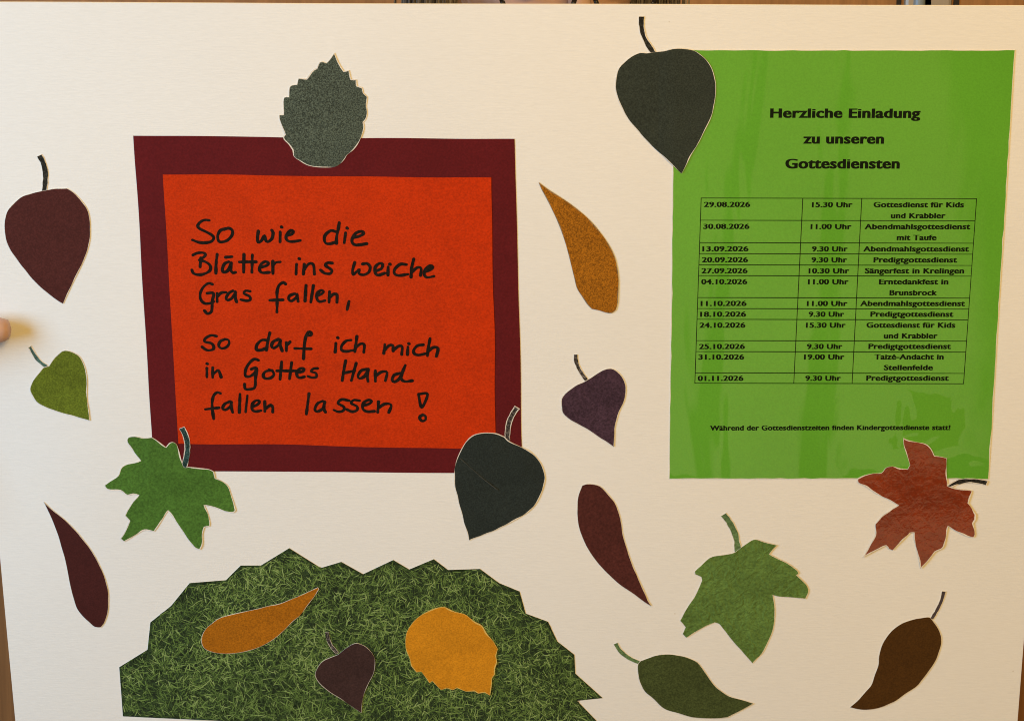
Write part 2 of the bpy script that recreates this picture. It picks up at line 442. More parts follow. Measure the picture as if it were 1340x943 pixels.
# ------------------------------------------------------------------ handwriting
A, B_, C_, D = (240, 275, 7.2556), (410, 275, 7.2556), (250, 425, 7.253), (410, 425, 7.2556)
HAND = [
 [(A, [[(245,98),(200,95),(160,115),(135,150),(150,175),(210,205),(265,235),(288,262),(270,295),(220,310),(150,308),(85,285)],
       [(400,175),(350,195),(325,245),(335,295),(370,303),(420,285),(460,240),(465,195),(430,172),(385,185)],
       [(712,200),(705,250),(708,305),(740,290),(770,240),(780,280),(800,300),(840,270),(852,215),(840,190)],
       [(920,205),(918,300)], [(932,158)],
       [(975,240),(1030,225),(1045,200),(1020,190),(985,225),(975,265),(1000,293),(1050,295),(1110,285)]]),
  (B_, [[(215,200),(170,190),(120,225),(105,270),(120,310),(160,315),(210,300)], [(248,115),(235,190),(222,250),(220,310)],
        [(308,210),(295,305)], [(322,165)],
        [(385,255),(440,240),(480,215),(460,195),(410,210),(375,255),(370,300),(400,325),(450,322),(508,312)]])],
 [(A, [[(90,428),(130,410),(180,405),(210,420),(195,445),(150,475)], [(165,455),(158,540)],
       [(155,475),(215,495),(255,530),(250,575),(200,605),(140,615),(95,600),(80,570)],
       [(320,420),(310,510),(308,600)],
       [(430,490),(390,510),(370,560),(380,590),(420,575),(450,510)], [(455,500),(450,570),(470,595),(495,590)], [(400,448),(460,442)],
       [(575,420),(572,590)], [(655,425),(650,590)], [(530,492),(690,490)],
       [(735,540),(790,525),(808,500),(780,487),(740,510),(722,560),(745,592),(815,590)],
       [(850,485),(850,600)], [(850,530),(880,495),(920,490)],
       [(1075,510),(1070,605)], [(1100,458)],
       [(1148,510),(1140,605)], [(1145,560),(1195,505),(1235,515),(1245,605)]]),
  (B_, [[(180,498),(140,495),(115,520),(150,545),(178,570),(160,598),(110,595),(70,565)],
        [(395,490),(375,560),(380,605),(410,580),(440,555),(435,595),(480,608),(530,580),(540,530),(510,500),(470,505)],
        [(600,570),(650,545),(658,505),(625,500),(590,535),(590,590),(620,610),(680,590)],
        [(712,530),(710,610)], [(728,505)],
        [(885,508),(830,505),(780,545),(770,590),(810,612),(900,600)],
        [(955,455),(935,540),(930,625)], [(935,580),(990,535),(1025,545),(1020,610)],
        [(1060,575),(1110,555),(1135,530),(1110,520),(1065,555),(1055,600),(1080,628),(1145,618)]])],
 [(A, [[(275,705),(240,695),(190,730),(160,790),(165,850),(200,885),(250,885),(285,868)],
       [(225,790),(285,790),(275,860),(270,943),(258,972),(225,982),(200,955)],
       [(320,790),(320,870)], [(322,820),(360,785),(405,780)],
       [(470,765),(430,790),(405,835),(420,855),(460,835),(495,780)], [(492,775),(495,840),(505,870)],
       [(635,770),(590,765),(575,790),(630,820),(635,850),(600,860),(545,850)],
       [(970,700),(950,685),(910,710),(890,770),(890,870),(888,966)], [(820,855),(945,850)],
       [(1060,790),(1010,810),(1000,845),(1030,860),(1075,820),(1080,795)], [(1078,800),(1090,865)],
       [(1165,710),(1155,860)], [(1235,712),(1210,870)]]),
  (B_, [[(35,810),(80,790),(100,770),(75,757),(40,785),(35,835),(60,865),(110,855)],
        [(155,770),(150,870)], [(150,830),(190,795),(225,800),(225,870)], [(340,860),(322,940)]])],
 [(C_, [[(240,108),(190,100),(135,130),(130,160),(190,175),(215,205),(205,235),(150,240),(105,210)],
        [(330,135),(280,155),(262,195),(285,222),(330,215),(360,180),(355,145),(320,135)],
        [(720,145),(670,145),(625,190),(622,235),(660,240),(705,225)], [(748,75),(730,150),(715,240)],
        [(830,135),(780,160),(765,200),(785,220),(830,190),(850,150)], [(848,140),(850,200),(865,245)],
        [(905,165),(905,245)], [(908,195),(940,160)],
        [(1095,100),(1140,95),(1140,70),(1115,68),(1090,110),(1075,200),(1068,320)], [(985,222),(1140,225)]]),
  (D, [[(215,170),(208,255)], [(232,118)],
       [(360,140),(310,150),(270,195),(270,235),(310,248),(390,235)],
       [(415,105),(405,180),(395,250)], [(400,215),(450,175),(485,185),(480,255)],
       [(680,180),(670,265)], [(672,240),(720,190),(755,190),(760,240)], [(762,235),(810,195),(845,200),(840,275)],
       [(900,200),(895,275)], [(908,170)],
       [(1045,180),(990,190),(955,230),(960,265),(1000,278),(1065,265)],
       [(1110,120),(1095,200),(1085,285)], [(1090,245),(1140,205),(1185,215),(1170,290)]])],
 [(C_, [[(150,410),(150,495)], [(152,368)],
        [(205,405),(205,500)], [(208,470),(255,430),(270,450),(285,495)],
        [(640,335),(600,325),(555,360),(520,420),(515,480),(550,490),(600,460),(620,410)],
        [(570,420),(620,412),(612,500),(605,590),(560,610),(515,605),(508,560)],
        [(770,430),(710,440),(685,475),(700,505),(750,505),(785,475),(775,440),(740,425)],
        [(860,350),(845,515)], [(955,355),(935,510)], [(815,435),(1000,435)],
        [(1010,450),(1060,440),(1075,415),(1040,412),(1005,445),(1010,490),(1040,500),(1075,490)],
        [(1200,410),(1160,415),(1140,440),(1185,455),(1190,490),(1150,498),(1110,485)]]),
  (D, [[(308,335),(290,430),(275,525)], [(408,360),(385,440),(362,525)], [(285,455),(395,430)],
       [(510,415),(455,430),(425,480),(440,505),(490,480),(525,420)], [(522,415),(515,490),(520,530)],
       [(590,430),(590,530)], [(592,480),(650,440),(700,445),(685,525)],
       [(830,450),(770,470),(750,515),(770,535),(820,500),(875,375)], [(850,440),(835,500),(870,530),(940,522)]])],
 [(C_, [[(280,650),(250,640),(215,670),(200,740),(205,820),(215,890)], [(135,800),(265,785)],
        [(370,725),(320,750),(300,790),(325,805),(370,775),(385,735)], [(384,730),(385,790),(395,830)],
        [(465,655),(458,830)], [(535,670),(518,825)],
        [(580,775),(630,755),(650,725),(620,715),(585,745),(580,800),(610,820),(665,812)],
        [(700,725),(700,820)], [(705,795),(755,760),(775,780),(775,825)], [(1120,650),(1095,845)]]),
  (D, [[(90,720),(40,745),(15,800),(40,820),(90,790),(110,730)], [(108,725),(100,790),(115,825)],
       [(340,715),(270,705),(235,740),(290,775),(285,810),(240,822),(195,805)],
       [(440,715),(385,710),(360,740),(415,770),(415,805),(370,820),(320,800)],
       [(480,760),(530,745),(555,720),(525,708),(480,735),(470,790),(510,818),(580,815)],
       [(620,725),(612,825)], [(618,785),(680,745),(740,755),(718,825)],
       [(1000,650),(1085,650),(1030,775),(1000,655)], [(1040,845),(1010,870),(1030,905),(1065,895),(1065,860),(1040,845)]])],
]
M_ink = paper("black_marker_ink", (0.010, 0.0065, 0.0045), 0.7, 1.6, 500, 0.2, rough=0.6, spec=0.12)
for k, line in enumerate(HAND):
    strokes = []
    for tr, ss in line:
        for s in ss:
            pts = [(*px(tr[0]+p[0]/tr[2], tr[1]+p[1]/tr[2]), 0) for p in s]
            strokes.append(spline(pts, 0.0009, False) if len(pts) > 1 else [Vector(pts[0][:2])])
    if k == 5:
        ribbon("exclamation_mark", strokes[-2:], 0.00206, 0.00066, [M_ink], orange, 0.16, 9); strokes = strokes[:-2]
        ribbon("handwritten_word", strokes[9:], 0.00206, 0.00066, [M_ink], orange, 0.16, 11); strokes = strokes[:9]
    ribbon("handwritten_line", strokes, 0.00206, 0.00066, [M_ink], orange, 0.16, k)

# ------------------------------------------------------------------ the green invitation
def laminated_green():
    t = NT("green_laminated_sheet")
    c = raw(0.1048, 0.3685, 0.0247)
    g = t.noise(900, 2, 0.6)
    col = t.ramp(g, [(0.3, mul(c, 0.93)), (0.7, mul(c, 1.07))])
    big = t.noise(9, 3, 0.5)
    col = t.mix(1.0, col, t.ramp(big, [(0.3, (0.93, 0.95, 0.90)), (0.7, (1.06, 1.04, 1.1))]), 'MULTIPLY')
    t.base(col); t.rough(0.5, 0.3)
    t.b.inputs['Coat Weight'].default_value = 1.0
    t.b.inputs['Coat Roughness'].default_value = 0.014
    t.b.inputs['Coat IOR'].default_value = 1.6
    wv = t.mapping((22, 5, 1)); h = t.noise(1.6, 2, 0.4, wv, 0.4)
    gm = t.n("ShaderNodeVectorMath", operation='DISTANCE'); t.l(t.tc.outputs['Object'], gm.inputs[0]); gm.inputs[1].default_value = (0.062, -0.112, 0.0)
    mask = t.ramp(gm.outputs['Value'], [(0.028, (1, 1, 1)), (0.062, (0, 0, 0))])
    blob = t.noise(30, 1, 0.5, None, 0.8)
    h = t.math('ADD', h, t.math('MULTIPLY', t.math('MULTIPLY', blob, mask), 1.3))
    b = t.n("ShaderNodeBump"); b.inputs['Strength'].default_value = 0.12; b.inputs['Distance'].default_value = 0.0015
    t.l(h, b.inputs['Height']); t.l(b.outputs['Normal'], t.b.inputs['Coat Normal'])
    return t.m
M_green = laminated_green()
M_film = simple("laminate_film_edge", (0.66, 0.64, 0.55), 0.3, 0.06, 400)
green = cutout("invitation_sheet", sheet_outline([(882.5, 65), (1327.8, 65), (1293.2, 626.2), (875.6, 624.6)], 0.00022, 9), 0.00005, 0.0004, [M_green, M_film], 0.00035, 11)
tag(green, "laminated bright green invitation sheet with a black printed table of dates", "invitation sheet")
M_print = paper("black_print", (0.004, 0.008, 0.002), 0.8, 1.4, 600, 0.1, rough=0.6)

fc = bpy.data.curves.new("tmp_font", 'FONT'); fo = bpy.data.objects.new("tmp_font", fc); COL.objects.link(fo)
def text_mesh(s, bold):
    fc.body = s; fc.size = 1.0; fc.offset = bold; fc.resolution_u = 4; fc.space_character = 1.06
    bpy.context.view_layer.update()
    dg = bpy.context.evaluated_depsgraph_get()
    me = bpy.data.meshes.new_from_object(fo.evaluated_get(dg), depsgraph=dg)
    return me
def XH_Y(y):
    """Taller small letters, as in the wide heavy printed face."""
    return y if y <= 0 else (y*1.14 if y < 0.48 else 0.5472 + (y-0.48)*(0.729-0.5472)/(0.729-0.48))
def printed(name, s, xl, xr, yb, cap, parent, bold=0.020, fat=0.030):
    """A printed line whose left and right ends and base line are given in the photograph; cap = capital height in pixels."""
    me = text_mesh(s, bold)
    a, b = px(xl, yb), px(xr, yb)
    co = np.empty(len(me.vertices)*3); me.vertices.foreach_get("co", co); co = co.reshape(-1, 3)
    mn, mx = co[:, 0].min(), co[:, 0].max()
    ref = 0.729
    sy = (px(xl, yb) - px(xl, yb-cap)).length/ref
    d = (b-a).normalized(); nn = Vector((-d.y, d.x))
    c = (a+b)*0.5
    nv = len(co); polys = [tuple(p.vertices) for p in me.polygons]
    verts, faces = [], []
    fw = fat/(mx-mn)
    for k, sh in enumerate((-1.0, 0.0, 1.0)):
        for x, y, z in co:
            y = XH_Y(y)
            f = ((x-mn)/(mx-mn))*(1-2*fw) + fw*(1+sh)
            p = a + (b-a)*f + nn*(y*sy)
            verts.append((p.x-c.x, p.y-c.y, H(p.x, p.y)-H(c.x, c.y) + 0.00049 + 0.000004*k))
        faces += [tuple(i + k*nv for i in q) for q in polys]
    bpy.data.meshes.remove(me); me = bpy.data.meshes.new(name); me.from_pydata(verts, [], faces)
    me.materials.clear(); me.materials.append(M_print); me.name = name
    for p in me.polygons: p.material_index = 0
    me.update()
    for p in me.polygons:
        if p.normal.z < 0: p.flip()
    o = bpy.data.objects.new(name, me); COL.objects.link(o)
    BASE[o.name] = BOARD @ Matrix.Translation((c.x, c.y, H(c.x, c.y)))
    return attach(o, parent)

printed("heading_line", "Herzliche Einladung", 1007.5, 1204, 153.3, 12.3, green, 0.020, 0.030)
printed("heading_line", "zu unseren", 1050.5, 1156.5, 187, 12.3, green, 0.020, 0.030)
printed("heading_line", "Gottesdiensten", 1027.3, 1177, 219.5, 12.6, green, 0.020, 0.030)
ZL, ZR = (900, 240, 3.4909), (1090, 240, 3.4909)
def zl(x, y): return ZL[0]+x/ZL[2], ZL[1]+y/ZL[2]
def zr(x, y): return ZR[0]+x/ZR[2], ZR[1]+y/ZR[2]
rows = [(93, "29.08.2026", 73, "15.30 Uhr", 566, 752, [("Gottesdienst für Kids", 184, 597), ("und Krabbler", 263, 513)]),
 (193, "30.08.2026", 70, "11.00 Uhr", 560, 747, [("Abendmahlsgottesdienst", 143, 626), ("mit Taufe", 290, 472)]),
 (295, "13.09.2026", 66, "9.30 Uhr", 566, 730, [("Abendmahlsgottesdienst", 137, 620)]),
 (345, "20.09.2026", 64, "9.30 Uhr", 564, 727, [("Predigtgottesdienst", 184, 566)]),
 (395, "27.09.2026", 62, "10.30 Uhr", 551, 737, [("Sängerfest in Krelingen", 144, 598)]),
 (445, "04.10.2026", 61, "11.00 Uhr", 548, 734, [("Erntedankfest in", 209, 526), ("Brunsbrock", 257, 475)]),
 (544, "11.10.2026", 58, "11.00 Uhr", 543, 729, [("Abendmahlsgottesdienst", 123, 602)]),
 (593, "18.10.2026", 56, "9.30 Uhr", 551, 714, [("Predigtgottesdienst", 170, 549)]),
 (643, "24.10.2026", 53, "15.30 Uhr", 539, 721, [("Gottesdienst für Kids", 152, 558), ("und Krabbler", 231, 477)]),
 (740, "25.10.2026", 51, "9.30 Uhr", 543, 706, [("Predigtgottesdienst", 161, 538)]),
 (788, "31.10.2026", 48, "19.00 Uhr", 530, 715, [("Taizé-Andacht in", 188, 505), ("Stellenfelde", 231, 456)]),
 (885, "01.11.2026", 45, "9.30 Uhr", 536, 699, [("Predigtgottesdienst", 151, 528)])]
for (yc, dt, xd, tm, xt0, xt1, ev) in rows:
    xl, yb = zl(xd, yc+11.5); printed("date", dt, xl, xl+60.8-0.9*(yc/900), yb, 6.7, green)
    xl, yb = zl(xt0, yc+12.5); xr, _ = zl(xt1, 0); printed("start_time", tm, xl, xr, yb, 6.7, green)
    for j, (s, x0, x1) in enumerate(ev):
        xl, yb = zr(x0, yc+12.5 + j*(50 if yc < 600 else 49)); xr, _ = zr(x1, 0)
        printed("event_line", s, xl, xr, yb, 6.9, green)
printed("footnote", "Während der Gottesdienstzeiten finden Kindergottesdienste statt!", 929, 1243.5, 561.6, 6.4, green, 0.020, 0.030)
bpy.data.objects.remove(fo)
ylin = [64, 165, 267, 317, 368, 417, 517, 567, 616, 713, 763, 860, 907]
def colx(top, bot, y): return top + (bot-top)*(y-258.3)/(499.8-258.3)
strokes = []
for y in ylin:
    yl = 240 + y/3.4909; strokes.append([px(colx(917.5, 909.2, yl), yl), px(colx(1277.6, 1260.7, yl), yl + 0.6 + (yl-258)/240*0.7)])
for t_, b_ in ((917.5, 909.2), (1050.4, 1038.6), (1127.5, 1114.9), (1277.6, 1260.7)):
    strokes.append([px(t_, 258.3 + (t_-917)/360*0.6), px(b_, 499.9 + (b_-909)/352*1.3)])
ribbon("table_grid", strokes, 0.00048, 0.00047, [M_print], green, 0.05, 3, 0.000003)

# ------------------------------------------------------------------ the grass hill
gl, gr = (150, 710, 4.0485), (470, 710, 4.0485)
gpts = [(25,655),(175,562),(190,418),(300,330),(398,210),(590,195),(668,118),(775,118),(925,27),(1092,132),(1200,100),(1316,165)]
gpts2 = [(180,90),(265,140),(395,85),(470,142),(640,136),(740,210),(850,255),(882,372),(1000,415),(1050,520),(1140,590),(1145,690),(1290,820),(1155,835),(1262,946)]
gout = [px(gl[0]+x/gl[2], gl[1]+y/gl[2]) for x, y in gpts] + [px(gr[0]+x/gr[2], gr[1]+y/gr[2]) for x, y in gpts2]
gout += [px(796, 958), px(560, 954), px(341, 944), px(161, 936)]
gl_out = []
for i in range(len(gout)):
    a, b = gout[i], gout[(i+1) % len(gout)]; n = max(1, int((b-a).length/0.006))
    gl_out += [a.lerp(b, k/n) for k in range(n)]
M_gbase = paper("printed_grass_ground", (0.022, 0.040, 0.016), 0.5, 2.0, 420, 0.3, rough=0.6)
hill = cutout("grass_paper", gl_out, 0.00005, 0.00025, [M_gbase, M_white_edge], 0.0, 2)
tag(hill, "hill-shaped paper printed with green grass, cut with a jagged top edge", "paper cutout")
def inside(p, L):
    c = False; j = len(L)-1
    for i in range(len(L)):
        if (L[i].y > p.y) != (L[j].y > p.y) and p.x < (L[j].x-L[i].x)*(p.y-L[i].y)/(L[j].y-L[i].y)+L[i].x: c = not c
        j = i
    return c
def grass_print():
    rnd = random.Random(4)
    t = NT("printed_grass_blades")
    at = t.n("ShaderNodeAttribute", attribute_name="blade"); 
    colr = t.ramp(at.outputs['Fac'], [(0.0, (0.009, 0.016, 0.009)), (0.3, (0.028, 0.054, 0.017)), (0.58, (0.088, 0.158, 0.036)), (0.8, (0.17, 0.275, 0.07)), (1.0, (0.29, 0.40, 0.15))])
    t.base(colr); t.rough(0.6, 0.25)
    xs = [p.x for p in gout]; ys = [p.y for p in gout]
    c = BASE[hill.name].inverted() @ BOARD
    verts, faces, val = [], [], []
    N_B = 19000
    for k in range(N_B):
        while True:
            p = Vector((rnd.uniform(min(xs), max(xs)), rnd.uniform(min(ys), max(ys))))
            if inside(p, gout): break
        clump = mnoise.noise(Vector((p.x*38, p.y*38, 5.0)))
        ang = rnd.gauss(math.pi/2, 1.0) + mnoise.noise(Vector((p.x*25, p.y*25, 1.0)))*1.6
        Ln = rnd.uniform(0.0042, 0.0098)*(0.75 if rnd.random() < 0.5 else 1); wd = rnd.uniform(0.00040, 0.00076)
        bend = rnd.uniform(-0.75, 0.75)
        pts = []; q = p.copy(); a = ang - bend/2
        for s in range(5):
            pts.append((q.copy(), a)); q = q + Vector((math.cos(a), math.sin(a)))*Ln/4; a += bend/4
        if not all(inside(q_, gout) for q_, _ in pts): continue
        depth = rnd.random()
        z = 0.00032 + 0.00010*k/N_B
        tone = min(1, max(0, 0.42*depth*0.9 + 0.38*(k/N_B) + 0.20*clump + rnd.gauss(0.07, 0.23)))
        off = len(verts)
        for s, (q_, a_) in enumerate(pts):
            ww = wd*0.5*(1.0, 1.0, 0.85, 0.6, 0.12)[s]; nn = Vector((-math.sin(a_), math.cos(a_)))
            for sg in (1, -1):
                r_ = q_ + nn*ww*sg
                verts.append(c @ Vector((r_.x, r_.y, H(r_.x, r_.y) + z + 0.000012*s)))
                val.append(min(1, max(0, tone + 0.07*(s-2) + (0.05 if sg > 0 else -0.05))))
            if s: b = off+2*s; faces.append((b-2, b-1, b+1, b))
    o = link_mesh("printed_grass", verts, faces, [t.m])
    at_ = o.data.attributes.new("blade", 'FLOAT', 'POINT'); at_.data.foreach_set("value", val)
    for p in o.data.polygons:
        if p.normal.z < 0: p.flip()
    BASE[o.name] = BASE[hill.name]
    attach(o, hill)
grass_print()

# ------------------------------------------------------------------ the paper leaves
def lifter(k, a, seed):
    """Slight curl: the piece stands off towards one side and at its tips."""
    d = Vector((math.cos(a), math.sin(a)))
    def f(p, c, rad):
        r = (p-c)/rad
        return k*(max(0, r.dot(d))**2 + 0.35*max(0, r.dot(-d))**2) + 0.25*k*r.length*(0.5+mnoise.noise(Vector((p.x*40, p.y*40, seed))))
    return f

def leaf(name, tr, body, mat, label, cat="paper leaf", stem=None, stem_w=0, stem_mat=None, z=0.0001, rim=0.0003, thick=0.0003, curl=0.0004, ang=-0.5, seed=1, edge=None, group="paper leaves"):
    L = spline(zoomed(tr, body), 0.0016)
    o = cutout(name, L, z, thick, [mat, edge or M_white_edge], rim, seed, lifter(curl, ang, seed), 0.005)
    tag(o, label, cat, group)
    if stem:
        cl = spline([(*px(tr[0]+p[0]/tr[2], tr[1]+p[1]/tr[2]), 0) for p in stem], 0.0012, False)
        wd = stem_w/tr[2]*0.00049*0.5
        n = len(cl); lft, rgt = [], []
        for i in range(n):
            d = (cl[min(i+1, n-1)] - cl[max(i-1, 0)]).normalized(); nn = Vector((-d.y, d.x))
            ww = wd*1.08*(1 + 0.10*mnoise.noise(Vector((cl[i].x*350, cl[i].y*350, seed)))*2)
            lft.append(cl[i]+nn*ww); rgt.append(cl[i]-nn*ww)
        so = cutout("stem", lft + rgt[::-1], z-0.00004, thick, [stem_mat, edge or M_white_edge], min(rim, wd*0.35), seed+5, lifter(curl*0.3, 1.0, seed), 0.004)
        attach(so, o)
    return o

M_stem_black = paper("black_stem_paint", (0.018, 0.018, 0.015), 0.6, 2.6, 900, 0.2)
M_stem_grey = paper("grey_black_stem_paint", (0.045, 0.040, 0.038), 0.4, 3.5, 900, 0.2, pow_=(0.38, 0.5, 0.62))
M_stem_green = paper("bluish_green_stem_paint", alb(70, 90, 78), 0.6, 1.6, 700, 0.2)
M_stem_mid = paper("mid_green_stem_paint", alb(88, 108, 66), 0.7, 1.4, 700, 0.15)

leaf("heart_leaf", (0,195,4.4915), [(232,252),(275,243),(320,235),(392,234,1),(430,258),(480,310),(510,355),(524,400),(529,465),(526,540),(505,620),(470,700),(430,780),(400,845),(369,912,1),(340,895),(260,835),(190,768),(130,695),(85,635),(50,580),(33,535),(25,470),(28,410),(45,362),(80,320),(130,281),(180,265)],
     paper("brown_maroon_leaf_print", raw(0.0638, 0.0168, 0.0147), 0.82, 1.3, 900, 0.06), "large brownish maroon heart-shaped leaf with a black stem at the poster's left edge",
     stem=[(228,40),(250,80),(264,135),(264,190),(258,256)], stem_w=29, stem_mat=M_stem_black, rim=0.00018, seed=1)
leaf("heart_leaf", (30,445,8.2), [(215,300),(275,285,1),(320,210),(375,155),(425,120),(480,117),(545,140),(600,175),(640,235),(668,310),(685,400),(688,480),(684,560),(688,660),(705,760),(715,865,1),(640,845),(540,820),(430,795),(340,770),(240,732),(150,685),(95,615),(68,540),(90,470),(130,405),(175,345)],
     paper("yellow_green_leaf_print", raw(0.1032, 0.1386, 0.0123), 0.68, 1.35, 1000, 0.15), "small yellow-green heart-shaped leaf with a curved grey-green stem",
     stem=[(65,78),(105,150),(150,215),(200,262),(250,296)], stem_w=42, stem_mat=M_stem_green, rim=0.00032, seed=2)
leaf("maple_leaf", (130,550,5.389), [(630,325,1),(700,332),(775,342),(808,358,1),(818,405,1),(860,425),(905,458),(925,510),(945,570),(963,630,1),(945,648),(890,638),(800,608),(742,598,1),(765,655),(780,718),(778,742,1),(742,750,1),(728,800),(728,870),(710,905,1),(680,895),(630,835),(570,750),(520,680),(485,634,1),(460,668),(420,735),(388,780,1),(320,772),(270,795),(210,832),(175,851,1),(148,830,1),(180,780),(213,705,1),(180,668,1),(200,625),(240,570),(278,525,1),(240,520),(195,526),(150,495),(80,492),(50,480),(35,455,1),(90,420),(132,388),(150,335),(185,312),(240,300),(292,282,1),(260,240),(225,195),(198,150),(205,120),(250,112),(310,122),(372,117,1),(410,140),(470,186,1),(492,158),(520,150),(545,165),(562,210),(583,290),(598,328)],
     paper("fresh_green_leaf_print", raw(0.0606, 0.1479, 0.0229), 0.74, 1.22, 700, 0.14), "green maple leaf with a dark stem over the maroon sheet's lower left corner", z=0.0001, curl=0.0005, ang=-1.2,
     stem=[(582,48),(606,95),(620,155),(620,210),(612,265),(598,330)], stem_w=40, stem_mat=paper("dark_teal_stem_paint", alb(38,58,52), 0.4, 2.2, 900, 0.2), rim=0.00045, seed=3)
leaf("teardrop_leaf", (50,650,5.39), [(35,40,1),(100,98),(180,160),(255,230),(320,305),(380,385),(430,475),(470,570),(493,660),(496,740),(490,815),(465,885),(440,915,1),(400,912),(360,880),(310,832),(270,775),(245,700),(222,610),(205,520),(190,450),(165,360),(130,250),(90,150)],
     paper("dark_maroon_leaf_print", raw(0.0524, 0.0125, 0.0113), 0.86, 1.18, 900, 0.05), "dark maroon teardrop leaf pointing up to the left, left of the grass hill", rim=0.00012, seed=4)
leaf("serrated_leaf", (355,60,5.718), [(472,50,1),(505,125),(545,188,1),(582,180,1),(598,245,1),(637,250,1),(642,295,1),(682,310,1),(690,350,1),(720,378,1),(712,450),(718,490),(712,540),(690,570,1),(697,605),(680,660),(655,720),(620,770),(570,810),(545,850),(500,890),(450,905),(350,905),(270,890),(210,855),(170,825),(160,780,1),(130,735),(95,700),(88,680,1),(103,660,1),(80,600),(60,540),(58,515,1),(92,515,1),(90,440),(98,385),(132,382,1),(132,330),(145,298),(192,288,1),(205,243,1),(265,243,1),(300,190),(320,172,1),(340,165,1),(362,120),(380,115),(415,128,1),(445,90)],
     paper("speckled_grey_green_leaf_print", raw(0.0589, 0.0770, 0.0604), 0.46, 1.8, 1250, 0.08, pow_=(0.4,0.5,0.62)), "speckled grey-green leaf with a serrated edge on the maroon sheet's top edge", z=0.0001, rim=0.0004, curl=0.0002, ang=1.2, seed=5)
leaf("heart_leaf", (800,15,4.386), [(265,230,1),(300,225),(350,212),(400,210),(450,217),(490,230),(540,270),(575,320),(595,385),(600,450),(590,530),(570,610),(530,690),(500,750),(460,815),(430,875),(403,925,1),(355,880),(290,820),(220,755),(150,680),(90,605),(55,540),(35,490),(23,430),(28,370),(45,320),(80,285),(120,255),(165,236),(205,238),(240,232)],
     paper("black_green_leaf_print", raw(0.0288, 0.0371, 0.0291), 0.72, 1.35, 1000, 0.08), "large blackish green heart leaf over the green sheet's upper left corner", z=0.0001, rim=0.00022, curl=0.0005, ang=-0.9,
     stem=[(173,28),(172,75),(182,130),(205,180),(244,240)], stem_w=27, stem_mat=M_stem_black, seed=6)
leaf("heart_leaf", (590,525,4.963), [(350,222,1),(300,200),(245,195),(200,197),(150,210),(115,235),(85,275),(60,320),(38,375),(25,440),(22,530),(40,610),(60,690),(85,780),(118,900,1),(190,870),(280,835),(370,790),(450,745),(515,700),(560,645),(590,580),(610,510),(608,460),(590,405),(555,355),(510,315),(450,285),(400,262),(372,245)],
     paper("deep_bottle_green_leaf_print", raw(0.0196, 0.0271, 0.0255), 0.74, 1.35, 1000, 0.08), "large deep bottle-green heart leaf over the maroon sheet's lower right corner", z=0.0001, rim=0.00032, curl=0.0005, ang=-0.6,
     stem=[(432,30),(405,70),(380,125),(370,180),(366,246)], stem_w=36, stem_mat=M_stem_grey, seed=7)
fold_host = [o for o in bpy.data.objects if o.get("label", "").startswith("large deep bottle")][0]
tr = (590, 525, 4.963)
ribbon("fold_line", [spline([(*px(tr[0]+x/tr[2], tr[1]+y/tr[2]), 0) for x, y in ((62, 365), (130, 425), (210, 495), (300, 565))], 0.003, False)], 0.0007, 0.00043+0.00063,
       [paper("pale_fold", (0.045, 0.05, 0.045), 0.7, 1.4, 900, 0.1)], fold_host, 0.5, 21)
leaf("teardrop_leaf", (700,230,5.097), [(25,38,1),(80,80),(150,125),(230,178),(300,232),(370,295),(430,365),(490,450),(530,530),(550,610),(558,690),(556,780),(552,840),(540,885,1),(510,908),(470,903),(430,890),(380,880,1),(350,850),(310,790),(280,740),(262,670),(245,600),(225,520),(200,430),(160,320),(120,230),(80,150),(45,85)],
     paper("ochre_leaf_print", raw(0.2805, 0.1059, 0.0061), 0.56, 1.5, 1250, 0.08, pow_=(0.38,0.5,0.63)), "speckled ochre-brown teardrop leaf between the maroon and the green sheet", rim=0.0003, seed=8,
     edge=paper("dull_brown_edge", (0.22,0.16,0.10), 0.6, 1.5, 1200, 0.1))
leaf("heart_leaf", (730,455,6.985), [(300,265,1),(350,230),(420,190),(470,178),(510,185),(560,220),(600,275),(620,340),(618,420),(600,490),(565,560),(540,640),(520,720),(517,800),(512,893,1),(440,845),(360,795),(290,745),(210,700),(120,650),(50,590),(35,530),(33,455),(70,405),(120,365),(180,325),(240,300)],
     paper("purple_brown_leaf_print", raw(0.0502, 0.0270, 0.0442), 0.68, 1.35, 700, 0.18), "small purplish brown heart leaf with a grey stem on the white board", rim=0.0002,
     stem=[(163,50),(165,105),(185,165),(215,220),(262,286)], stem_w=33, stem_mat=M_stem_grey, seed=9)
leaf("teardrop_leaf", (750,625,5.547), [(65,48,1),(90,38),(125,36),(190,50),(240,95),(300,170),(330,240),(350,320),(360,400),(385,490),(425,610),(470,720),(520,830),(540,880,1),(567,922,1),(520,895),(430,830),(330,760),(210,645),(130,545),(70,430),(38,330),(30,230),(36,130)],
     paper("red_maroon_leaf_print", raw(0.0693, 0.0188, 0.0159), 0.78, 1.25, 600, 0.12), "reddish maroon teardrop leaf pointing down to the right, below the small heart leaf", rim=0.00015, seed=10)
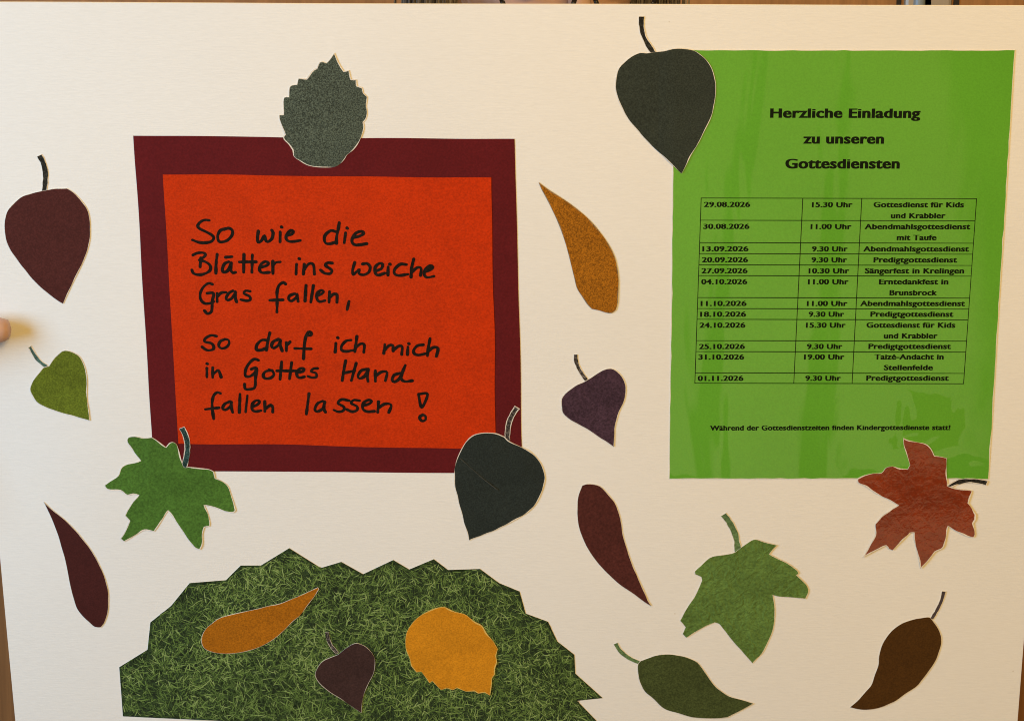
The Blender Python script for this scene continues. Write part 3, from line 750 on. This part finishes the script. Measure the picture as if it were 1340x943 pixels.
leaf("maple_leaf", (885,665,4.6), [(395,225,1),(440,192),(475,180),(530,195),(605,214,1),(580,240),(560,268,1),(610,295),(670,325),(730,370),(735,385,1),(722,395,1),(760,430),(785,460),(795,495),(778,540,1),(700,530),(620,525),(580,515,1),(590,570),(592,650),(580,730),(555,790),(520,860),(485,895),(458,926,1),(400,860),(330,780),(280,715),(258,688),(230,680,1),(170,705),(110,740),(60,770,1),(38,748,1),(55,708,1),(22,668,1),(60,600),(110,520),(155,425,1),(150,405,1),(112,390,1),(110,372),(150,335),(200,290),(260,275),(330,265),(355,255,1)],
     paper("grass_green_leaf_print", raw(0.0991, 0.1837, 0.0433), 0.8, 1.18, 600, 0.16, bump=0.4, wrinkle=8.0), "broad green maple leaf with a green stem below the green sheet", rim=0.0002, curl=0.0006, ang=0.9,
     stem=[(283,30),(320,80),(350,140),(365,200),(371,262)], stem_w=38, stem_mat=M_stem_mid, seed=11)
def glossy_red():
    t = NT("glossy_red_brown_leaf")
    c = (0.190, 0.022, 0.002)
    g = t.noise(700, 3, 0.6)
    col = t.ramp(g, [(0.32, mul(c, 0.85)), (0.5, c), (0.66, mul(c, 1.18))])
    big = t.noise(40, 3, 0.6)
    t.base(t.mix(1.0, col, t.ramp(big, [(0.3, (0.75, 0.7, 0.7)), (0.7, (1.2, 1.25, 1.2))]), 'MULTIPLY'))
    t.rough(0.5, 0.3)
    t.b.inputs['Coat Weight'].default_value = 1.0; t.b.inputs['Coat Roughness'].default_value = 0.03; t.b.inputs['Coat IOR'].default_value = 1.62
    h = t.noise(150, 3, 0.6, None, 1.0)
    b = t.n("ShaderNodeBump"); b.inputs['Strength'].default_value = 0.14; b.inputs['Distance'].default_value = 0.0003
    t.l(h, b.inputs['Height']); t.l(b.outputs['Normal'], t.b.inputs['Coat Normal'])
    return t.m
leaf("maple_leaf", (1115,565,5.097), [(635,355,1),(690,372),(760,380),(798,388,1),(795,410),(775,470,1),(800,510),(826,545,1),(825,580),(808,605,1),(818,680),(808,700,1),(760,690),(710,665),(640,625,1),(630,680),(612,760),(590,780),(555,795),(500,860),(455,907,1),(440,820),(412,705),(412,668,1),(385,668,1),(340,715),(270,783,1),(245,775),(225,755),(180,775),(120,805),(70,831,1),(110,765),(155,680),(155,610,1),(200,555),(260,515),(310,485,1),(240,445),(160,405),(90,360),(38,330),(35,305,1),(80,285),(140,272),(195,268),(225,235),(270,225),(320,238),(370,243,1),(385,215,1),(365,150),(345,90),(340,35,1),(380,52),(440,65),(490,75),(525,105),(550,155,1),(590,160),(630,170,1),(628,240),(632,300)],
     glossy_red(), "shiny red-brown maple leaf with a black stem on the green sheet's bottom edge", z=0.0005, rim=0.0005, curl=0.0003, ang=-1.4,
     stem=[(618,368),(650,356),(690,335),(750,322),(810,322),(865,330),(900,338)], stem_w=33, stem_mat=M_stem_black, seed=12)
leaf("oval_leaf", (800,830,7.053), [(270,235,1),(340,210),(410,185),(480,175),(560,176),(650,190),(730,215),(790,245),(830,290),(880,360),(930,435),(990,495),(1070,550),(1150,580),(1230,600),(1312,625,1),(1240,665),(1150,715),(1070,757,1),(980,768),(880,766),(780,762),(690,745),(590,712),(500,685),(440,640),(380,580),(310,520),(270,455),(250,390),(242,310),(245,265)],
     paper("olive_green_leaf_print", raw(0.0488, 0.0681, 0.0212), 0.7, 1.35, 850, 0.12), "dark olive-green pointed leaf with a green stem at the bottom of the board", rim=0.00018,
     stem=[(38,75),(70,130),(120,180),(180,220),(258,252)], stem_w=40, stem_mat=M_stem_mid, seed=13)
leaf("oval_leaf", (1105,765,5.547), [(615,233),(645,262),(675,305),(700,360),(705,400),(695,460),(665,540),(620,615),(570,680),(525,732),(440,790),(360,845),(280,880),(210,898),(150,903),(100,897),(40,883,1),(90,840),(150,775),(195,720),(220,650),(245,580),(250,510),(270,440),(300,385),(350,325),(420,275),(500,248),(560,238)],
     paper("dark_brown_leaf_print", raw(0.0634, 0.0279, 0.0051), 0.82, 1.2, 800, 0.07), "dark brown pointed leaf with a dark grey stem in the poster's lower right corner", rim=0.00015,
     stem=[(722,45),(705,110),(675,175),(634,245)], stem_w=25, stem_mat=paper("violet_grey_stem_paint", alb(72,60,58), 0.8, 1.2, 800, 0.1), seed=14)
leaf("teardrop_leaf", (255,760,7.882), [(1268,58,1),(1283,75,1),(1235,150),(1170,235),(1090,340),(1000,420),(900,520),(800,600),(690,660),(600,695),(490,722),(380,735),(280,735),(190,722),(110,690),(75,640),(70,580),(90,520),(130,465,1),(180,425),(260,370),(400,330),(520,305),(640,280),(760,250),(880,225),(970,190),(1060,155),(1160,110)],
     paper("orange_brown_leaf_print", raw(0.3451, 0.1200, 0.0046), 0.72, 1.25, 900, 0.08), "orange-brown teardrop leaf lying on the printed grass", z=0.0005, rim=0.00016, curl=0.0006, seed=15)
leaf("heart_leaf", (405,785,5.255), [(215,355,1),(260,320),(310,293),(350,297),(400,325),(440,375),(452,430),(440,500),(405,570),(375,640),(362,700),(358,768,1),(300,730),(220,675),(140,625),(70,565),(40,510),(55,460),(90,415),(140,390),(200,368)],
     paper("dark_plum_leaf_print", raw(0.0427, 0.0219, 0.0208), 0.8, 1.25, 800, 0.12), "small dark plum heart leaf with a thin speckled stem on the printed grass", z=0.0005, rim=0.00014, curl=0.0006,
     stem=[(120,215),(130,265),(150,310),(192,360)], stem_w=25, stem_mat=M_stem_grey, seed=16)
leaf("serrated_leaf", (405,785,5.255), [(930,42,1),(1000,75),(1070,95),(1130,140),(1185,170),(1220,225),(1265,280),(1295,330,1),(1283,378,1),(1291,422,1),(1276,468,1),(1274,507,1),(1256,530,1),(1252,590),(1242,650,1),(1205,630,1),(1160,637,1),(1135,622,1),(1075,624,1),(1015,600,1),(985,615,1),(945,602,1),(905,614,1),(868,578),(845,553,1),(825,567,1),(800,530),(770,488,1),(735,492,1),(698,448,1),(690,400),(665,340),(660,270),(670,215),(710,150),(760,105),(830,65),(880,48)],
     paper("golden_yellow_leaf_print", raw(0.5452, 0.2255, 0.0100), 0.8, 1.15, 900, 0.1), "round golden-yellow leaf with a notched edge lying on the printed grass", z=0.0005, rim=0.00045, curl=0.0006, seed=17,
     edge=paper("pale_yellow_edge", (0.62,0.44,0.12), 0.8, 1.15, 900, 0.08))

# ------------------------------------------------------------------ the person holding the board
def caps(bm, p, q, r0, r1):
    p, q = Vector(p), Vector(q); d = q-p; L = d.length
    rot = d.to_track_quat('Z', 'Y').to_matrix().to_4x4()
    if L > 1e-6:
        bmesh.ops.create_cone(bm, cap_ends=True, segments=18, radius1=r0, radius2=r1, depth=L, matrix=Matrix.Translation((p+q)/2) @ rot)
    for c, r in ((p, r0), (q, r1)):
        bmesh.ops.create_icosphere(bm, subdivisions=2, radius=r, matrix=Matrix.Translation(c))
def ell(bm, c, r, rot=None):
    m = Matrix.Translation(c) @ (rot.to_4x4() if rot else Matrix.Identity(4)) @ Matrix.Diagonal((*r, 1))
    bmesh.ops.create_icosphere(bm, subdivisions=3, radius=1.0, matrix=m)
def blend(name, bm, mats, vox, sm, parent):
    """One continuous surface grown round the joined forms."""
    o = bm_obj(name, bm, mats)
    m = o.modifiers.new("r", 'REMESH'); m.mode = 'VOXEL'; m.voxel_size = vox
    s = o.modifiers.new("s", 'SMOOTH'); s.iterations = sm; s.factor = 0.5
    dg = bpy.context.evaluated_depsgraph_get(); dg.update()
    me = bpy.data.meshes.new_from_object(o.evaluated_get(dg), depsgraph=dg)
    o.modifiers.clear(); o.data = me; me.name = name
    me.materials.clear()
    for x in mats: me.materials.append(x)
    for p in me.polygons: p.use_smooth = True; p.material_index = 0
    if parent is not None: o.parent = parent
    return o
def bp(x, y, h): return BOARD @ Vector((x, y, h))

def skin_mat():
    t = NT("skin")
    t.base(t.ramp(t.noise(60, 4), [(0.3, (0.46, 0.31, 0.27)), (0.7, (0.54, 0.37, 0.32))])); t.rough(0.5, 0.35)
    t.b.inputs['Subsurface Weight'].default_value = 0.12
    t.b.inputs['Subsurface Radius'].default_value = (0.008, 0.003, 0.002)
    t.bump(t.noise(500, 3), 0.15, 0.0006)
    return t.m
M_skin = skin_mat()
tip = px(-4, 424)
HEAD = Vector((0.022, 0.215, 1.482)); YAWH = R(17)
Rh = Matrix.Rotation(YAWH, 3, 'Z')
def hp(x, y, z): return HEAD + Rh @ Vector((x, y, z))
def hand(bm, side, ty, reach):
    e = 0.350*side; s = -side          # s points inwards over the board
    def P(dx, dy, h): return bp(e + s*dx, ty + dy, h)
    # thumb over the front
    caps(bm, P(reach-0.009, 0.000, 0.0095), P(reach-0.034, -0.002, 0.0150), 0.0098, 0.0108)
    caps(bm, P(reach-0.034, -0.002, 0.0150), P(-0.040, -0.016, 0.0080), 0.0100, 0.0125)
    caps(bm, P(-0.040, -0.016, 0.0080), P(-0.052, -0.050, -0.018), 0.0130, 0.0165)
    # palm and four fingers behind
    for k, (dy, ln, r) in enumerate(((0.020, 0.060, 0.0085), (0.000, 0.066, 0.0088), (-0.021, 0.061, 0.0084), (-0.041, 0.048, 0.0074))):
        kn = P(-0.040 + 0.003*k, dy - 0.004, -0.036)
        m1 = P(-0.006, dy, -0.030 - 0.001*k)
        tp = P(-0.006 + ln*0.62, dy + 0.002*(k-1), -0.0122)
        mid = P(-0.006 + ln*0.30, dy + 0.001, -0.0220)
        caps(bm, kn, m1, r*1.12, r*1.05); caps(bm, m1, mid, r*1.05, r*0.98); caps(bm, mid, tp, r*0.98, r*0.86)
        caps(bm, kn, P(-0.058, -0.060, -0.040), r*1.2, 0.014)
    caps(bm, P(-0.048, -0.020, -0.036), P(-0.056, -0.062, -0.038), 0.019, 0.021)
    wr = P(-0.068, -0.092, 0.012)
    caps(bm, P(-0.056, -0.062, -0.038), wr, 0.021, 0.025)
    return wr
bm = bmesh.new()
wl = hand(bm, -1, tip.y, tip.x + 0.350 + 0.0125)
wr_ = hand(bm, 1, tip.y + 0.085, 0.008)
sl, sr = Vector((-0.195, 0.25, 1.31)), Vector((0.205, 0.25, 1.31))
el, er = Vector((-0.525, 0.19, 1.15)), Vector((0.460, 0.07, 1.09))
for w_, e_, s_ in ((wl, el, sl), (wr_, er, sr)):
    caps(bm, w_, e_, 0.025, 0.038); caps(bm, e_, s_, 0.040, 0.050)
ell(bm, (0.01, 0.26, 1.18), (0.165, 0.105, 0.24)); ell(bm, (0.01, 0.26, 0.98), (0.155, 0.105, 0.16))
caps(bm, sl, sr, 0.052, 0.052)
caps(bm, (0.012, 0.262, 1.30), HEAD + Vector((0, 0.035, -0.06)), 0.056, 0.052)
for sx in (-1, 1):
    hipp = Vector((0.01 + sx*0.09, 0.26, 0.90)); kn = Vector((0.01 + sx*0.095, 0.24, 0.48)); an = Vector((0.01 + sx*0.10, 0.27, 0.08))
    caps(bm, hipp, kn, 0.088, 0.056); caps(bm, kn, an, 0.056, 0.038)
    caps(bm, an + Vector((0, 0.03, -0.045)), an + Vector((0, -0.14, -0.05)), 0.034, 0.028)
# head
ell(bm, hp(0, 0.012, 0.028), (0.074, 0.092, 0.090), Rh); ell(bm, hp(0, -0.022, -0.045), (0.056, 0.062, 0.070), Rh)
caps(bm, hp(0, -0.070, -0.102), hp(0, -0.058, -0.095), 0.020, 0.024)
caps(bm, hp(0, -0.088, 0.005), hp(0, -0.104, -0.034), 0.008, 0.0125)
for sx in (-1, 1):
    caps(bm, hp(sx*0.008, -0.094, -0.040), hp(sx*0.011, -0.090, -0.038), 0.0075, 0.007)
    caps(bm, hp(sx*0.022, -0.080, 0.022), hp(sx*0.046, -0.068, 0.022), 0.009, 0.008)
    ell(bm, hp(sx*0.040, -0.062, -0.030), (0.022, 0.020, 0.020), Rh)
    ell(bm, hp(sx*0.074, 0.012, -0.008), (0.008, 0.020, 0.030), Rh)
caps(bm, hp(-0.018, -0.082, -0.066), hp(0.018, -0.082, -0.066), 0.007, 0.007)
caps(bm, hp(-0.014, -0.080, -0.076), hp(0.014, -0.080, -0.076), 0.008, 0.008)
person = blend("person", bm, [M_skin], 0.0042, 3, None)
tag(person, "person with brown-grey hair and dark glasses holding the poster up, mostly hidden behind it", "person")
# eyes
eye_m = simple("eye", (0.6, 0.58, 0.55), 0.15, 0.05)
for sx in (-1, 1):
    bm = bmesh.new(); bmesh.ops.create_uvsphere(bm, u_segments=20, v_segments=14, radius=0.0115, matrix=Matrix.Translation(hp(sx*0.031, -0.0725, 0.013)))
    bm_obj("eye", bm, [eye_m], parent=person, smooth=True)
    bm = bmesh.new(); caps(bm, hp(sx*0.018, -0.0905, 0.0305), hp(sx*0.048, -0.077, 0.032), 0.0035, 0.0022)
    bm_obj("eyebrow", bm, [simple("brow_hair", (0.06, 0.04, 0.03), 0.8)], parent=person, smooth=True)
def hair_mat():
    t = NT("brown_grey_hair")
    v = t.mapping((900, 260, 12)); a = t.noise(1.0, 3, 0.6, v)
    t.base(t.ramp(a, [(0.3, (0.026, 0.023, 0.022)), (0.5, (0.085, 0.075, 0.068)), (0.72, (0.36, 0.34, 0.32))]))
    t.rough(0.4, 0.4); t.bump(a, 0.5, 0.002)
    return t.m
bm = bmesh.new()
ell(bm, hp(0, 0.028, 0.048), (0.084, 0.094, 0.088), Rh); ell(bm, hp(0, 0.052, -0.02), (0.088, 0.072, 0.105), Rh)
for sx in (-1, 1):
    caps(bm, hp(sx*0.066, -0.012, 0.060), hp(sx*0.083, 0.000, -0.030), 0.018, 0.016)
    caps(bm, hp(sx*0.083, 0.000, -0.030), hp(sx*0.078, 0.012, -0.100), 0.016, 0.013)
    caps(bm, hp(sx*0.010, -0.050, 0.104), hp(sx*0.058, -0.036, 0.070), 0.022, 0.018)
hair = blend("hair", bm, [hair_mat()], 0.004, 3, person)
# loose strands along both sides of the face
bm = bmesh.new(); rnd = random.Random(2)
for sx in (-1, 1):
    for k in range(70):
        a = rnd.uniform(-0.55, 1.0); x = sx*(0.080 + 0.022*rnd.random()); y = -0.028 + 0.05*a
        x2 = x + rnd.uniform(-0.008, 0.008)
        caps(bm, hp(x*0.93, y, 0.07), hp(x, y, 0.01), 0.0007, 0.0007); caps(bm, hp(x, y, 0.01), hp(x2, y+0.004, -0.07), 0.0007, 0.0005)
bm_obj("hair_strands", bm, [hair_mat()], parent=hair, smooth=True)
# glasses
black_plastic = simple("black_plastic", (0.012, 0.011, 0.012), 0.25)
bm = bmesh.new()
RIM_Z = 0.006
for sx in (-1, 1):
    c = (sx*0.0315, RIM_Z)
    pr = None
    for i in range(33):
        a = 2*math.pi*i/32
        x = c[0] + 0.0245*math.cos(a); z = c[1] + 0.0205*math.sin(a)
        p = hp(x, -0.103 + abs(x)*abs(x)*4.0, z)
        if pr is not None: caps(bm, pr, p, 0.0017, 0.0017)
        pr = p
    caps(bm, hp(sx*0.056, -0.091, RIM_Z+0.006), hp(sx*0.079, 0.010, RIM_Z+0.008), 0.0017, 0.0016)
caps(bm, hp(-0.008, -0.104, RIM_Z+0.004), hp(0.008, -0.104, RIM_Z+0.004), 0.0016, 0.0016)
gl_ = bm_obj("glasses", bm, [black_plastic], smooth=True)
tag(gl_, "dark-rimmed glasses on the person's face, just above the board's top edge", "glasses")
# clothes
knit = paper("dark_knit", (0.05, 0.055, 0.075), 0.7, 1.4, 300, 0.1, rough=0.9)
bm = bmesh.new()
ell(bm, (0.01, 0.26, 1.18), (0.182, 0.118, 0.25)); ell(bm, (0.01, 0.26, 0.98), (0.175, 0.122, 0.18)); caps(bm, sl, sr, 0.064, 0.064)
for w_, e_, s_ in ((wl, el, sl), (wr_, er, sr)):
    w2 = w_.lerp(e_, 0.62); caps(bm, w2, e_, 0.033, 0.048); caps(bm, e_, s_, 0.050, 0.062)
blend("sweater", bm, [knit], 0.006, 4, person)
bm = bmesh.new()
for sx in (-1, 1):
    hipp = Vector((0.01 + sx*0.09, 0.26, 0.90)); kn = Vector((0.01 + sx*0.095, 0.24, 0.48)); an = Vector((0.01 + sx*0.10, 0.27, 0.11))
    caps(bm, hipp, kn, 0.100, 0.070); caps(bm, kn, an, 0.070, 0.056)
ell(bm, (0.01, 0.26, 0.90), (0.17, 0.122, 0.10))
blend("trousers", bm, [paper("blue_denim", (0.04, 0.06, 0.12), 0.7, 1.4, 400, 0.1, rough=0.9)], 0.006, 4, person)
